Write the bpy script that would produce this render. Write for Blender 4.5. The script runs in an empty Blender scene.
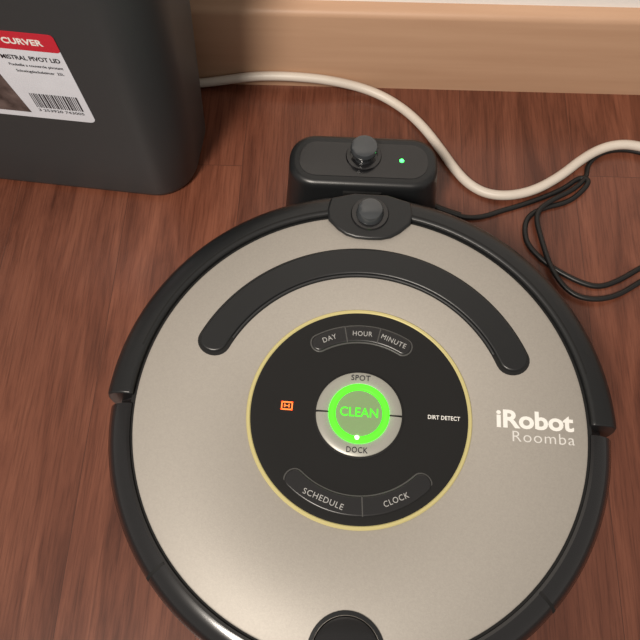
import bpy, bmesh, math, random
from mathutils import Matrix, Vector
S=0.01
COL=bpy.context.scene.collection
bpy.context.scene.view_settings.view_transform='Standard'
pi=math.pi
# ---------------------------------------------------------------- materials
def mat(name,col,rough=.5,metal=0,emit=None,estr=0,bump=0,bscale=300,coat=0,spec=.5,var=0,vscale=40):
    m=bpy.data.materials.new(name);m.use_nodes=True;nt=m.node_tree;b=nt.nodes['Principled BSDF']
    b.inputs['Base Color'].default_value=(*col,1);b.inputs['Roughness'].default_value=rough
    b.inputs['Metallic'].default_value=metal;b.inputs['Specular IOR Level'].default_value=spec
    b.inputs['Coat Weight'].default_value=coat;b.inputs['Coat Roughness'].default_value=.12
    if emit: b.inputs['Emission Color'].default_value=(*emit,1);b.inputs['Emission Strength'].default_value=estr
    tc=nt.nodes.new('ShaderNodeTexCoord')
    if var:
        n=nt.nodes.new('ShaderNodeTexNoise');n.inputs['Scale'].default_value=vscale;n.inputs['Detail'].default_value=4
        r=nt.nodes.new('ShaderNodeValToRGB')
        r.color_ramp.elements[0].position=.3;r.color_ramp.elements[1].position=.7
        r.color_ramp.elements[0].color=(*[c*(1-var) for c in col],1);r.color_ramp.elements[1].color=(*[min(1,c*(1+var)) for c in col],1)
        nt.links.new(tc.outputs['Object'],n.inputs['Vector']);nt.links.new(n.outputs['Fac'],r.inputs['Fac']);nt.links.new(r.outputs['Color'],b.inputs['Base Color'])
    if bump:
        n=nt.nodes.new('ShaderNodeTexNoise');n.inputs['Scale'].default_value=bscale;n.inputs['Detail'].default_value=3
        bp=nt.nodes.new('ShaderNodeBump');bp.inputs['Strength'].default_value=bump;bp.inputs['Distance'].default_value=.0006
        nt.links.new(tc.outputs['Object'],n.inputs['Vector']);nt.links.new(n.outputs['Fac'],bp.inputs['Height']);nt.links.new(bp.outputs['Normal'],b.inputs['Normal'])
    return m
M={}
M['silver']=mat('champagne_silver',(.385,.358,.32),.5,.2,bump=.12,bscale=1500,var=.05,vscale=900)
M['black']=mat('matte_black_plastic',(.012,.013,.014),.34,bump=.08,bscale=1500)
M['gloss']=mat('gloss_black_plastic',(.009,.009,.010),.2,coat=.6)
M['panel']=mat('panel_black',(.010,.010,.010),.38,spec=.35)
M['pad']=mat('pad_black',(.016,.016,.017),.3,spec=.5)
M['dgrey']=mat('dark_grey_plastic',(.03,.031,.033),.4)
M['seam']=mat('seam_black',(.004,.004,.004),.8)
M['knob']=mat('knob_smoky',(.045,.05,.055),.18,coat=.8)
M['gold']=mat('pale_gold_ring',(.62,.55,.25),.35,.2)
M['button']=mat('button_grey',(.36,.36,.32),.38,.2)
M['bcore']=mat('button_core',(.22,.29,.16),.35,emit=(.10,1,.02),estr=.07)
M['green']=mat('green_light',(.02,.3,.02),.4,emit=(.055,1,.008),estr=2.6)
M['greentxt']=mat('green_text_light',(.05,.4,.03),.4,emit=(.10,1,.02),estr=.8)
M['led']=mat('led_white_green',(.6,1,.6),.4,emit=(.40,1,.3),estr=3)
M['ledg']=mat('led_green',(.05,.6,.1),.4,emit=(.05,1,.12),estr=5)
M['orange']=mat('indicator_orange',(1,.25,.05),.4,emit=(1,.17,.03),estr=1.0)
M['white']=mat('print_white',(.85,.84,.8),.5)
M['lwhite']=mat('print_light_grey',(.70,.69,.66),.5)
M['lgrey']=mat('print_grey',(.40,.40,.39),.5)
M['lgrey_dark']=mat('outline_grey',(.075,.075,.072),.35)
M['bin']=mat('bin_anthracite',(.032,.037,.040),.5,bump=.15,bscale=900)
M['lid']=mat('bin_lid_grey',(.045,.047,.05),.4)
M['paper']=mat('label_paper',(.70,.73,.80),.45,var=.03,vscale=60)
M['red']=mat('label_red',(.55,.02,.04),.45)
M['ink']=mat('label_ink',(.02,.02,.025),.5)
M['pic']=mat('label_picture',(.10,.075,.07),.45,var=.7,vscale=70)
M['cablew']=mat('white_pvc',(.62,.56,.49),.45,var=.05,vscale=25)
M['cableb']=mat('black_pvc',(.008,.008,.008),.4)
M['rubber']=mat('rubber',(.02,.02,.02),.7)
M['wall']=mat('wall_paint',(.84,.83,.81),.8,bump=.3,bscale=200,var=.02,vscale=8)
# floor wood
def wood_floor():
    m=bpy.data.materials.new('wood_laminate');m.use_nodes=True;nt=m.node_tree;b=nt.nodes['Principled BSDF'];L=nt.links.new
    tc=nt.nodes.new('ShaderNodeTexCoord')
    sx=nt.nodes.new('ShaderNodeSeparateXYZ');cx=nt.nodes.new('ShaderNodeCombineXYZ')
    ad=nt.nodes.new('ShaderNodeMath');ad.operation='ADD';ad.inputs[1].default_value=.008
    ay=nt.nodes.new('ShaderNodeMath');ay.operation='ADD';ay.inputs[1].default_value=.17
    L(tc.outputs['Object'],sx.inputs[0]);L(sx.outputs['Y'],ay.inputs[0]);L(ay.outputs[0],cx.inputs['X']);L(sx.outputs['X'],ad.inputs[0]);L(ad.outputs[0],cx.inputs['Y'])
    br=nt.nodes.new('ShaderNodeTexBrick');L(cx.outputs[0],br.inputs['Vector'])
    br.inputs['Scale'].default_value=1;br.inputs['Brick Width'].default_value=.66;br.inputs['Row Height'].default_value=.098
    br.inputs['Mortar Size'].default_value=.0003;br.inputs['Mortar Smooth'].default_value=.6;br.inputs['Bias'].default_value=0
    br.offset=.37;br.offset_frequency=2
    br.inputs['Color1'].default_value=(0,0,0,1);br.inputs['Color2'].default_value=(1,1,1,1);br.inputs['Mortar'].default_value=(.5,.5,.5,1)
    off=nt.nodes.new('ShaderNodeVectorMath');off.operation='MULTIPLY_ADD'
    off.inputs[1].default_value=(3.1,7.7,0)
    L(br.outputs['Color'],off.inputs[0]);L(tc.outputs['Object'],off.inputs[2])
    def noise(sc,scale,det,dist=0,rough=.6):
        mp=nt.nodes.new('ShaderNodeMapping');mp.inputs['Scale'].default_value=sc;L(off.outputs[0],mp.inputs['Vector'])
        n=nt.nodes.new('ShaderNodeTexNoise');n.inputs['Scale'].default_value=scale;n.inputs['Detail'].default_value=det
        n.inputs['Distortion'].default_value=dist;n.inputs['Roughness'].default_value=rough;L(mp.outputs[0],n.inputs['Vector']);return n
    n1=noise((12,1.5,1),3,7,1.2,.62);n2=noise((120,4.0,1),5,5,.2,.7)
    r1=nt.nodes.new('ShaderNodeValToRGB');e=r1.color_ramp.elements
    e[0].position=.30;e[0].color=(.086,.027,.015,1);e[1].position=.72;e[1].color=(.220,.082,.048,1)
    e2=r1.color_ramp.elements.new(.5);e2.color=(.157,.054,.031,1)
    L(n1.outputs['Fac'],r1.inputs['Fac'])
    r2=nt.nodes.new('ShaderNodeValToRGB');e=r2.color_ramp.elements;e[0].position=.36;e[0].color=(.52,.46,.44,1);e[1].position=.54;e[1].color=(1.06,1.04,1.03,1)
    L(n2.outputs['Fac'],r2.inputs['Fac'])
    mx=nt.nodes.new('ShaderNodeMix');mx.data_type='RGBA';mx.blend_type='MULTIPLY';mx.inputs['Factor'].default_value=.65
    L(r1.outputs['Color'],mx.inputs['A']);L(r2.outputs['Color'],mx.inputs['B'])
    r3=nt.nodes.new('ShaderNodeValToRGB');e=r3.color_ramp.elements;e[0].color=(.84,.82,.82,1);e[1].color=(1.14,1.13,1.12,1)
    L(br.outputs['Color'],r3.inputs['Fac'])
    mx2=nt.nodes.new('ShaderNodeMix');mx2.data_type='RGBA';mx2.blend_type='MULTIPLY';mx2.inputs['Factor'].default_value=1
    L(mx.outputs['Result'],mx2.inputs['A']);L(r3.outputs['Color'],mx2.inputs['B'])
    mx3=nt.nodes.new('ShaderNodeMix');mx3.data_type='RGBA';mx3.blend_type='MIX'
    L(br.outputs['Fac'],mx3.inputs['Factor']);L(mx2.outputs['Result'],mx3.inputs['A']);mx3.inputs['B'].default_value=(.06,.022,.014,1)
    L(mx3.outputs['Result'],b.inputs['Base Color'])
    b.inputs['Roughness'].default_value=.29;b.inputs['Specular IOR Level'].default_value=.55
    bp=nt.nodes.new('ShaderNodeBump');bp.inputs['Strength'].default_value=.2;bp.inputs['Distance'].default_value=.0005
    L(n2.outputs['Fac'],bp.inputs['Height']);L(bp.outputs['Normal'],b.inputs['Normal'])
    return m
def wood_trim():
    m=bpy.data.materials.new('wood_trim');m.use_nodes=True;nt=m.node_tree;b=nt.nodes['Principled BSDF'];L=nt.links.new
    tc=nt.nodes.new('ShaderNodeTexCoord');mp=nt.nodes.new('ShaderNodeMapping');mp.inputs['Scale'].default_value=(1.2,20,20)
    n=nt.nodes.new('ShaderNodeTexNoise');n.inputs['Scale'].default_value=5;n.inputs['Detail'].default_value=5
    r=nt.nodes.new('ShaderNodeValToRGB');e=r.color_ramp.elements;e[0].position=.3;e[0].color=(.47,.285,.18,1);e[1].position=.7;e[1].color=(.52,.325,.21,1)
    L(tc.outputs['Object'],mp.inputs['Vector']);L(mp.outputs[0],n.inputs['Vector']);L(n.outputs['Fac'],r.inputs['Fac']);L(r.outputs['Color'],b.inputs['Base Color'])
    b.inputs['Roughness'].default_value=.5
    return m
M['floor']=wood_floor();M['trim']=wood_trim()
# ---------------------------------------------------------------- mesh helpers
def link(name,me,m,parent=None,smooth=True,loc=None):
    ob=bpy.data.objects.new(name,me);COL.objects.link(ob)
    if m and len(me.materials)==0: me.materials.append(M[m])
    if parent: ob.parent=parent
    if loc: ob.location=[c*S for c in loc]
    if smooth:
        for p in me.polygons:p.use_smooth=True
        try: me.set_sharp_from_angle(angle=math.radians(38))
        except Exception: pass
    return ob
def finish(bm,name,m,parent,smooth=True,loc=None,bevel=0,seg=2):
    bmesh.ops.remove_doubles(bm,verts=bm.verts,dist=1e-6)
    bmesh.ops.recalc_face_normals(bm,faces=bm.faces)
    me=bpy.data.meshes.new(name);bm.to_mesh(me);bm.free()
    ob=link(name,me,m,parent,smooth,loc)
    if bevel:
        md=ob.modifiers.new('bevel','BEVEL');md.width=bevel*S;md.segments=seg;md.limit_method='ANGLE';md.angle_limit=math.radians(40)
    return ob
def lathe(name,prof,m,parent,a0=0,a1=360,seg=128,closed=True,loc=None,bevel=0):
    """prof: list of (r,z) in cm; closed => profile polygon closed (ring/solid arc)"""
    bm=bmesh.new();full=abs(a1-a0)>=359.9
    n=seg if full else seg+1;rings=[]
    for i in range(n):
        a=math.radians(a0+(a1-a0)*i/seg)
        rings.append([bm.verts.new((r*math.cos(a)*S,r*math.sin(a)*S,z*S)) for r,z in prof])
    k=len(prof)
    for i in range(seg):
        A=rings[i];B=rings[(i+1)%n]
        for j in range(k if closed else k-1):
            j2=(j+1)%k
            try: bm.faces.new((A[j],A[j2],B[j2],B[j]))
            except ValueError: pass
    if not full and closed:
        bm.faces.new(rings[0]);bm.faces.new(rings[-1][::-1])
    bmesh.ops.dissolve_degenerate(bm,edges=bm.edges,dist=1e-7)
    return finish(bm,name,m,parent,loc=loc,bevel=bevel)
def prism(name,pts,z0,z1,m,parent,bevel=0,loc=None,seg=2):
    bm=bmesh.new();n=len(pts)
    a=[bm.verts.new((x*S,y*S,z0*S)) for x,y in pts];b=[bm.verts.new((x*S,y*S,z1*S)) for x,y in pts]
    bm.faces.new(a[::-1]);bm.faces.new(b)
    for i in range(n): bm.faces.new((a[i],a[(i+1)%n],b[(i+1)%n],b[i]))
    return finish(bm,name,m,parent,bevel=bevel,loc=loc,seg=seg)
def arcpts(r0,r1,a0,a1,n=48,cap=True,capr=None):
    """curved slot outline, rounded ends"""
    P=[]
    for i in range(n+1):
        a=math.radians(a0+(a1-a0)*i/n);P.append((r1*math.cos(a),r1*math.sin(a)))
    rm=(r0+r1)/2;h=(r1-r0)/2
    def endcap(a,sgn):
        a=math.radians(a);c=(rm*math.cos(a),rm*math.sin(a));out=[]
        for i in range(1,12):
            t=pi*i/12
            rr=h*math.cos(t);tt=h*math.sin(t)*sgn*.9
            out.append((c[0]+rr*math.cos(a)-tt*math.sin(a),c[1]+rr*math.sin(a)+tt*math.cos(a)))
        return out
    if cap:P+=endcap(a1,1)
    for i in range(n+1):
        a=math.radians(a1+(a0-a1)*i/n);P.append((r0*math.cos(a),r0*math.sin(a)))
    if cap:P+=endcap(a0,-1)[::-1]
    return P
def rrect(hw,hd,r,n=10,cx=0,cy=0):
    P=[]
    for sx,sy,a in ((1,1,0),(-1,1,90),(-1,-1,180),(1,-1,270)):
        for i in range(n+1):
            t=math.radians(a+90*i/n);P.append((cx+sx*(hw-r)+r*math.cos(t),cy+sy*(hd-r)+r*math.sin(t)))
    return P
def loft(name,secs,m,parent,cap0=True,cap1=True,n=10,loc=None):
    """secs: (z,hw,hd,r,cx,cy)"""
    bm=bmesh.new();R=[]
    for z,hw,hd,r,cx,cy in secs: R.append([bm.verts.new((x*S,y*S,z*S)) for x,y in rrect(hw,hd,r,n,cx,cy)])
    k=len(R[0])
    for A,B in zip(R,R[1:]):
        for i in range(k): bm.faces.new((A[i],A[(i+1)%k],B[(i+1)%k],B[i]))
    if cap0:bm.faces.new(R[0][::-1])
    if cap1:bm.faces.new(R[-1])
    return finish(bm,name,m,parent,loc=loc)
def box(name,x0,x1,y0,y1,z0,z1,m,parent,bevel=0):
    return prism(name,[(x0,y0),(x1,y0),(x1,y1),(x0,y1)],z0,z1,m,parent,bevel=bevel)
def tomesh(name,cu,m,parent,mtx=None):
    t=bpy.data.objects.new('tmp',cu);COL.objects.link(t);bpy.context.view_layer.update()
    dg=bpy.context.evaluated_depsgraph_get();me=bpy.data.meshes.new_from_object(t.evaluated_get(dg));bpy.data.objects.remove(t)
    if mtx: me.transform(mtx)
    me.materials.clear();me.name=name
    return link(name,me,m,parent,smooth=False)
def tube(name,pts,r,m,parent=None):
    cu=bpy.data.curves.new(name,'CURVE');cu.dimensions='3D';sp=cu.splines.new('NURBS');sp.points.add(len(pts)-1)
    for p,q in zip(sp.points,pts): p.co=(q[0]*S,q[1]*S,q[2]*S,1)
    sp.order_u=3;sp.use_endpoint_u=True;cu.resolution_u=8;cu.bevel_depth=r*S;cu.bevel_resolution=5;cu.use_fill_caps=True
    o=tomesh(name,cu,m,parent)
    for p in o.data.polygons:p.use_smooth=True
    return o
def text(name,s,cx,cy,z,width,height,m,parent,bold=0,ang=0,spacing=1,basis=None,thick=.01):
    """text centred at cx,cy fitted to width/height (cm)"""
    cu=bpy.data.curves.new(name,'FONT');cu.body=s;cu.size=1;cu.offset=bold;cu.space_character=spacing;cu.extrude=.004;cu.resolution_u=4
    o=tomesh(name,cu,m,parent);me=o.data
    xs=[v.co.x for v in me.vertices];ys=[v.co.y for v in me.vertices]
    x0,x1,y0,y1=min(xs),max(xs),min(ys),max(ys)
    c,sn=math.cos(math.radians(ang)),math.sin(math.radians(ang))
    for v in me.vertices:
        x=((v.co.x-x0)/(x1-x0)-.5)*width;y=((v.co.y-y0)/(y1-y0)-.5)*height
        zz=(1 if v.co.z>0 else 0)*thick
        X=cx+x*c-y*sn;Y=cy+x*sn+y*c;Z=z+zz
        if basis: 
            P=basis(X,Y,zz);v.co=P*S
        else: v.co=Vector((X,Y,Z))*S
    return o
def empty(name,loc,rotz=0):
    e=bpy.data.objects.new(name,None);COL.objects.link(e);e.location=[c*S for c in loc];e.rotation_euler=(0,0,math.radians(rotz));e.empty_display_size=.02;return e
# ---------------------------------------------------------------- room
WALLY=33.7
box('floor',-160,160,-150,35.2,-2,0,'floor',None)
box('wall_back',-160,160,35.0,43,0,240,'wall',None)
bb=bmesh.new()
prof=[(WALLY,0.0),(WALLY,8.3),(WALLY+.12,8.65),(WALLY+.4,8.85),(WALLY+1.3,8.95),(WALLY+1.3,0.0)]
A=[bb.verts.new((-160*S,y*S,z*S)) for y,z in prof];B=[bb.verts.new((160*S,y*S,z*S)) for y,z in prof]
bb.faces.new(A);bb.faces.new(B[::-1])
for i in range(len(prof)): bb.faces.new((A[i],A[(i+1)%len(prof)],B[(i+1)%len(prof)],B[i]))
finish(bb,'baseboard_back','trim',None)
# ---------------------------------------------------------------- robot vacuum
rv=empty('robot_vacuum',(0,-.1,0),-1.8)
lathe('chassis',[(0,1.2),(15.4,1.2),(16.0,1.8),(16.0,7.0),(14.6,8.4),(0,8.4)],'dgrey',rv,closed=False)
lathe('rear_rim',[(14.75,8.2),(14.78,8.68),(14.95,8.78),(15.4,8.72),(16.0,8.35),(16.4,7.7),(16.5,6.9),(16.5,2.2),(16.2,1.6),(15.9,1.6),(15.0,7.0)],'gloss',rv,181.2,358.8,120)
lathe('front_bumper',[(14.8,8.3),(14.8,8.88),(14.95,9.02),(15.55,9.0),(16.15,8.8),(16.6,8.3),(16.82,7.4),(16.85,6.6),(16.8,2.6),(16.5,2.0),(16.1,2.0),(15.2,7.4)],'black',rv,1,179,140,bevel=.12)
lathe('bumper_groove',[(15.05,9.0),(15.05,9.035),(15.16,9.035),(15.16,9.0)],'seam',rv,14,79,60)
lathe('bumper_groove_b',[(15.05,9.0),(15.05,9.035),(15.16,9.035),(15.16,9.0)],'seam',rv,101,166,60)
lathe('top_plate',[(7.2,8.5),(7.2,8.78),(7.3,8.82),(14.45,8.82),(14.56,8.76),(14.6,8.6),(14.6,8.4),(7.2,8.4)],'silver',rv,seg=160)
lathe('plate_gap',[(14.55,8.3),(14.55,8.55),(14.9,8.55),(14.9,8.3)],'seam',rv,seg=128)
# handle slot
prism('handle_recess',arcpts(9.72,12.0,23.5,156.5,64),8.7,8.84,'seam',rv,bevel=.02)
prism('carry_handle',arcpts(9.98,11.9,24,156,64),8.7,8.98,'black',rv,bevel=.12,seg=3)
prism('handle_inner_lip',arcpts(9.80,9.93,28,152,64,cap=False),8.7,8.95,'dgrey',rv,bevel=.03)
# front sensor block
blk=[(-3.1,14.9),(-2.95,14.1),(-2.2,13.35),(-1.6,12.95),(-.9,12.75),(0,12.7),(.9,12.75),(1.6,12.95),(2.2,13.35),(2.95,14.1),(3.1,14.9),(2.9,15.9),(1.2,16.4),(-1.2,16.4),(-2.9,15.9)]
prism('sensor_housing',blk[::-1],8.3,9.08,'black',rv,bevel=.16,seg=3)
lathe('sensor_collar',[(1.0,9.0),(1.0,9.22),(1.3,9.22),(1.42,9.0)],'gloss',rv,seg=48,loc=(0,14.7,0))
lathe('sensor_dome',[(0,9.95),(.55,9.93),(.85,9.8),(.98,9.5),(1.0,9.0),(0,9.0)],'knob',rv,seg=48,loc=(0,14.7,0),closed=False)
# gold ring + panel
lathe('ring_trim',[(7.0,8.5),(7.0,8.88),(7.06,8.93),(7.2,8.93),(7.26,8.86),(7.26,8.5)],'gold',rv,seg=128)
lathe('control_panel',[(0,8.70),(3.2,8.70),(5.5,8.76),(6.8,8.86),(7.01,8.86),(7.01,8.5)],'panel',rv,seg=128,closed=False)
def arc_button(nm,r0,r1,a0,a1,cuts):
    prism(nm+'_outline',arcpts(r0-.10,r1+.10,a0,a1),8.6,8.825,'lgrey_dark',rv,bevel=.03)
    prism(nm+'_pad',arcpts(r0,r1,a0,a1),8.6,8.93,'pad',rv,bevel=.10,seg=3)
    for i,a in enumerate(cuts):
        c=math.radians(a);d=.035
        e=Vector((math.cos(c),math.sin(c)));t=Vector((-math.sin(c),math.cos(c)))
        P=[tuple(e*r0-t*d),tuple(e*r1-t*d),tuple(e*r1+t*d),tuple(e*r0+t*d)]
        prism(f'{nm}_divider_{i+1}',P,8.8,8.935,'lgrey_dark',rv)
arc_button('clock_buttons',4.95,6.05,60,122,[79,102])
arc_button('schedule_buttons',5.25,6.45,229,315,[275])
def rtext(nm,s,r,a,w,h,m,bold=0,top=True,z=8.93):
    ar=math.radians(a);text(nm,s,r*math.cos(ar),r*math.sin(ar),z,w,h,m,rv,bold,ang=(a-90 if top else a+90),spacing=1.12)
rtext('text_day','DAY',5.5,114,.95,.34,'lgrey');rtext('text_hour','HOUR',5.5,90.5,1.3,.34,'lgrey');rtext('text_minute','MINUTE',5.5,68,1.75,.34,'lgrey')
rtext('text_schedule','SCHEDULE',5.85,251,2.65,.36,'lgrey',top=False);rtext('text_clock','CLOCK',5.85,296,1.65,.36,'lgrey',top=False)
text('text_dirt_detect','DIRT DETECT',5.45,0.1,8.87,2.05,.27,'white',rv,.012,ang=0,spacing=1.05)
for i,(x0,x1,y0,y1) in enumerate([(-5.05,-4.3,.42,.50),(-5.05,-4.3,-.06,.02),(-5.05,-4.97,-.06,.5),(-4.38,-4.3,-.06,.5),(-4.86,-4.78,.12,.34),(-4.58,-4.5,.12,.34),(-4.86,-4.5,.2,.25)]):
    box(f'battery_icon_{i+1}',x0,x1,y0,y1,8.75,8.80,'orange',rv)
# centre button
lathe('button_base',[(0,8.6),(2.9,8.6),(2.9,8.76),(2.8,8.8),(0,8.8)],'seam',rv,seg=96,closed=False)
for nm,a0,a1 in (('spot_button',1.5,178.5),('dock_button',181.5,358.5)):
    lathe(nm,[(1.95,8.7),(1.95,8.90),(2.05,8.94),(2.6,8.92),(2.76,8.85),(2.8,8.7)],'button',rv,a0,a1,64)
lathe('light_ring',[(1.54,8.8),(1.54,9.0),(1.64,9.08),(1.84,9.08),(1.94,9.0),(1.94,8.8)],'green',rv,seg=96)
lathe('clean_button',[(0,8.98),(1.3,9.0),(1.5,8.99),(1.53,8.94),(1.54,8.8)],'bcore',rv,seg=64,closed=False)
text('text_clean','CLEAN',0,.06,9.0,2.45,.62,'greentxt',rv,.015)
text('text_spot','SPOT',-.0,2.38,8.94,1.25,.38,'ink',rv,.01,spacing=1.1)
text('text_dock','DOCK',-.0,-2.37,8.94,1.35,.38,'ink',rv,.01,spacing=1.1)
lathe('led_spot',[(0,9.10),(.13,9.09),(.17,9.04),(.17,8.95)],'led',rv,seg=24,closed=False,loc=(-.05,-1.62,0))
# logo
text('text_logo','iRobot',11.25,.35,8.825,4.9,1.2,'white',rv,.03,ang=0)
text('text_logo_sub','Roomba',11.75,-.75,8.825,3.9,.68,'lwhite',rv,-.006,spacing=1.1)
# dust bin at rear
lathe('release_button',[(0,9.05),(1.7,9.05),(1.9,8.98),(2.0,8.8),(2.0,8.5)],'gloss',rv,seg=48,closed=False,loc=(0,-14.0,0))
lathe('release_ring',[(2.0,8.7),(2.0,8.9),(2.25,8.88),(2.25,8.7)],'black',rv,seg=48,loc=(0,-14.0,0))
lathe('rim_seam_left',[(14.78,8.6),(14.95,8.80),(15.4,8.74),(16.01,8.37),(16.42,7.7),(16.52,6.9),(16.3,6.9),(15,8)],'seam',rv,221.4,222.1,2)
lathe('rim_seam_right',[(14.78,8.6),(14.95,8.80),(15.4,8.74),(16.01,8.37),(16.42,7.7),(16.52,6.9),(16.3,6.9),(15,8)],'seam',rv,317.9,318.6,2)
def wheel(nm,x,y,r,w):
    bm=bmesh.new();bmesh.ops.create_cone(bm,cap_ends=True,segments=32,radius1=r*S,radius2=r*S,depth=w*S,matrix=Matrix.Translation((x*S,y*S,r*S))@Matrix.Rotation(pi/2,4,'Y'))
    finish(bm,nm,'rubber',rv,bevel=.2)
wheel('wheel_left',-11.2,0,3,2.2);wheel('wheel_right',11.2,0,3,2.2);wheel('caster',0,11.1,1.3,1.6)
# ---------------------------------------------------------------- charging dock
dk=empty('charging_dock',(0,21.0,0),-.8)
loft('tower',[(0,6.35,2.9,1.9,0,-.3),(.6,6.4,2.9,2.0,0,-.3),(3.5,6.1,2.6,2.1,0,-.1),(5.9,5.9,2.4,2.1,0,0),(6.25,5.82,2.33,2.05,0,0),(6.45,5.6,2.1,1.85,0,0),(6.5,5.35,1.86,1.6,0,0)],'black',dk)
loft('tower_top_inset',[(6.4,5.1,1.62,1.4,0,0),(6.54,5.05,1.57,1.38,0,0),(6.56,4.9,1.45,1.28,0,0)],'gloss',dk)
lathe('beacon_collar',[(1.1,6.5),(1.1,6.75),(1.35,6.7),(1.45,6.5)],'gloss',dk,seg=48,loc=(0,.35,0))
lathe('beacon_knob',[(0,8.0),(.7,7.98),(.98,7.88),(1.08,7.65),(1.05,7.4),(.8,7.1),(.78,6.5)],'knob',dk,seg=48,closed=False,loc=(0,.35,0))
lathe('power_led',[(0,6.64),(.13,6.63),(.18,6.56),(.18,6.5)],'ledg',dk,seg=24,closed=False,loc=(3.0,.05,0))
loft('front_slot',[(5.2,1.5,.12,.1,0,-2.5),(5.75,1.5,.12,.1,0,-2.46)],'seam',dk)
loft('base_plate',[(0,6.2,4.2,1.2,0,-6.0),(.5,6.1,4.1,1.2,0,-6.0),(.8,5.7,3.8,1.1,0,-6.0)],'dgrey',dk)
# ---------------------------------------------------------------- trash bin
tb=empty('trash_bin',(-26.6,26.7,0),-5)
def bs(z): return (z,12.3+.078*z,5.0+.037*z,3.4+.02*z,0,0)
secs=[(0,11.7,4.5,2.9,0,0),(.25,12.1,4.85,3.2,0,0)]+[bs(z) for z in (.8,6,12,18,24,30)]
loft('body',secs,'bin',tb,n=14)
b30=bs(30)
loft('rim',[(29.2,b30[1]-.1,b30[2]-.1,b30[3],0,0),(29.3,b30[1]+.35,b30[2]+.2,b30[3]+.1,0,0),(30.6,b30[1]+.4,b30[2]+.2,b30[3]+.1,0,0),(31,b30[1]+.1,b30[2]-.1,b30[3],0,0)],'lid',tb,n=14)
loft('pivot_lid',[(30.9,b30[1]-.8,b30[2]-.8,b30[3]-.3,0,0),(32.5,b30[1]-1.3,b30[2]-1.1,b30[3]-.5,0,0),(33.8,b30[1]-3,b30[2]-2,2.6,0,0),(34.3,b30[1]-6,b30[2]-3.4,1.6,0,0)],'lid',tb,n=14)
def fb(X,Z,t):
    return Vector((X,-(5.0+.037*Z)-.03-t,Z))
def lab(nm,poly,m,t=.01):
    bm=bmesh.new()
    f=bm.faces.new([bm.verts.new(fb(x,z,t)*S) for x,z in poly])
    ex=bmesh.ops.extrude_face_region(bm,geom=[f])
    for v in ex['geom']:
        if isinstance(v,bmesh.types.BMVert): v.co.y+=.03*S
    finish(bm,nm,m,tb,smooth=False)
ZB,ZT=10.6,19.5;LX=.8
lab('label',[(x,z) for x,z in rrect(6.4,(ZT-ZB)/2,.5,6,LX,(ZT+ZB)/2)],'paper',0)
lab('label_banner',[(x,z) for x,z in rrect(6.4,.80,.3,6,LX+.03,ZT-.72)],'red',.02)
text('label_text_brand','CURVER',4.95,ZT-.72,0,2.7,.55,'white',tb,.03,basis=lambda X,Y,t:fb(X,Y,t+.03))
text('label_text_name','MISTRAL PIVOT LID',4.85,ZT-2.3,0,4.0,.42,'ink',tb,.015,basis=lambda X,Y,t:fb(X,Y,t+.015))
text('label_text_info','Poubelle a couvercle pivotant',4.95,ZT-3.05,0,3.7,.32,'ink',tb,0,basis=lambda X,Y,t:fb(X,Y,t+.015))
text('label_text_info_b','Schwingdeckeleimer  25L',5.0,ZT-3.65,0,3.3,.32,'ink',tb,0,basis=lambda X,Y,t:fb(X,Y,t+.015))
random.seed(4)
x=3.2
bars=[]
while x<6.6:
    w=random.choice([.05,.08,.12]);bars.append((x,w));x+=w+random.choice([.06,.09])
bm=bmesh.new()
for x,w in bars:
    f=bm.faces.new([bm.verts.new(fb(a,z,.02)*S) for a,z in ((x,ZB+1.3),(x+w,ZB+1.3),(x+w,ZB+2.9),(x,ZB+2.9))])
finish(bm,'label_barcode','ink',tb,smooth=False)
text('label_text_numbers','3 253920 743005',4.9,ZB+1.0,0,3.4,.28,'ink',tb,0,basis=lambda X,Y,t:fb(X,Y,t+.015))
lab('label_picture',[(-5.3,ZB+.6),(2.5,ZB+.6),(1.9,ZB+5.0),(-5.3,ZB+5.0)],'pic',.015)
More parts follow.
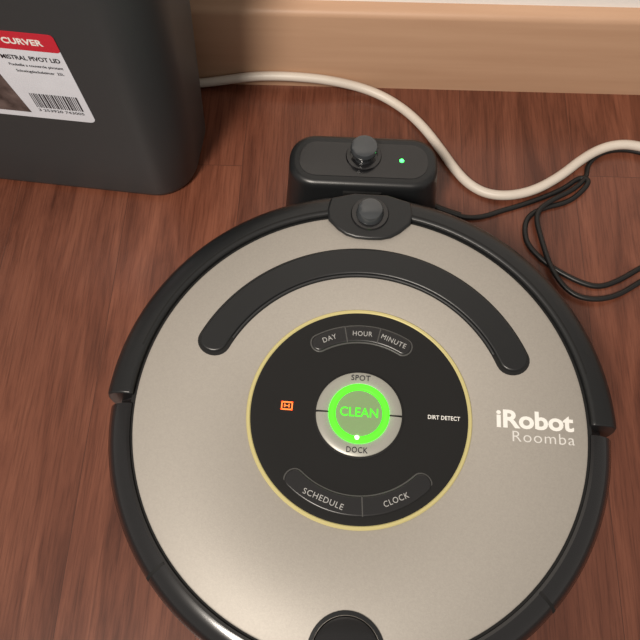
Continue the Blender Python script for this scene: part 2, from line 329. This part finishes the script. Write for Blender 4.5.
# ---------------------------------------------------------------- cables
W=[(-40,33.25,.42),(-24,33.25,.42),(-17,33.2,.45),(-15.0,33.2,.6),(-12.4,33.25,1.15),(-10,33.25,1.7),(-6.8,33.25,1.8),(-3.1,33.2,1.5),(.6,32.9,.7),(3.4,31.4,.42),(5.4,29.3,.42),(7.0,26.8,.42),(8.3,24.5,.42),(9.5,23.0,.42),(11.0,22.1,.45),(12.9,21.9,.6),(15.1,22.5,.7),(17.4,24.0,.75),(19.3,25.7,.9),(21.2,27.0,.85),(23.0,27.5,.85),(24.7,27.3,.85),(27.3,26.4,.85),(35,22,.85)]
tube('power_cable',W,.42,'cablew')
cord=empty('charger_cord',(0,0,0))
B1=[(6.2,20.6,.6),(8.2,20.0,.25),(9.4,19.8,.2),(10.7,20.0,.2),(12.1,20.6,.2),(13.8,21.2,.2),(16.1,22.2,.2),(17.8,23.1,.2),(19.2,24.3,.22),(19.9,23.9,.5),(19.6,23.1,.5),(18.1,21.7,.22),(15.9,21.1,.2),(14.4,20.2,.2),(14.0,18.8,.2),(14.2,17.3,.2),(15.5,15.8,.2),(16.7,14.9,.2),(18.3,14.0,.2),(19.8,13.6,.2),(21.5,14.3,.2),(23.3,15.5,.2),(26,17,.2),(30,18,.2)]
tube('cord_a',B1,.23,'cableb',cord)
B2=[(30,17,.2),(26,16.0,.2),(23.3,14.3,.3),(21.0,12.7,.5),(18.9,12.3,.5),(17.2,12.9,.45),(15.9,14.9,.55),(15.4,17.7,.3),(14.9,20.3,.55),(16.4,21.6,.6),(18.4,22.7,.6),(19.8,24.2,.35),(20.0,25.6,.2),(21.2,26.9,.2),(23,27.4,.2),(24.7,27.2,.2),(27.3,26.3,.2),(35,21.9,.2)]
tube('cord_b',B2,.22,'cableb',cord)
tube('strain_relief',[(6.0,20.7,.7),(7.4,20.2,.4),(8.6,19.95,.3)],.32,'cableb',cord)
# ---------------------------------------------------------------- lights
l=bpy.data.lights.new('added_falloff_spot','SPOT');l.energy=215;l.color=(1,.91,.81);l.shadow_soft_size=.24  # unseen spot, added so its soft cone fades towards the near side
l.spot_size=math.radians(42);l.spot_blend=1
o=bpy.data.objects.new('added_falloff_spot',l);COL.objects.link(o);o.location=(-.6,-1.0,1.9)
o.rotation_euler=(Vector((0,.36,0))-o.location).to_track_quat('-Z','Y').to_euler()
w=bpy.data.worlds.new('room_ambient');bpy.context.scene.world=w;w.use_nodes=True
w.node_tree.nodes['Background'].inputs[0].default_value=(1,.92,.84,1);w.node_tree.nodes['Background'].inputs[1].default_value=.36
# ---------------------------------------------------------------- camera
cd=bpy.data.cameras.new('camera');cam=bpy.data.objects.new('camera',cd);COL.objects.link(cam)
cd.sensor_width=36;cd.lens=39.82;cd.clip_start=.01
R=Matrix.Rotation(.0688,4,'Z')@Matrix.Rotation(.3899,4,'X')@Matrix.Rotation(-.0283,4,'Z')
cam.matrix_world=Matrix.Translation((-.015233,-.119101,.533009))@R
bpy.context.scene.camera=cam
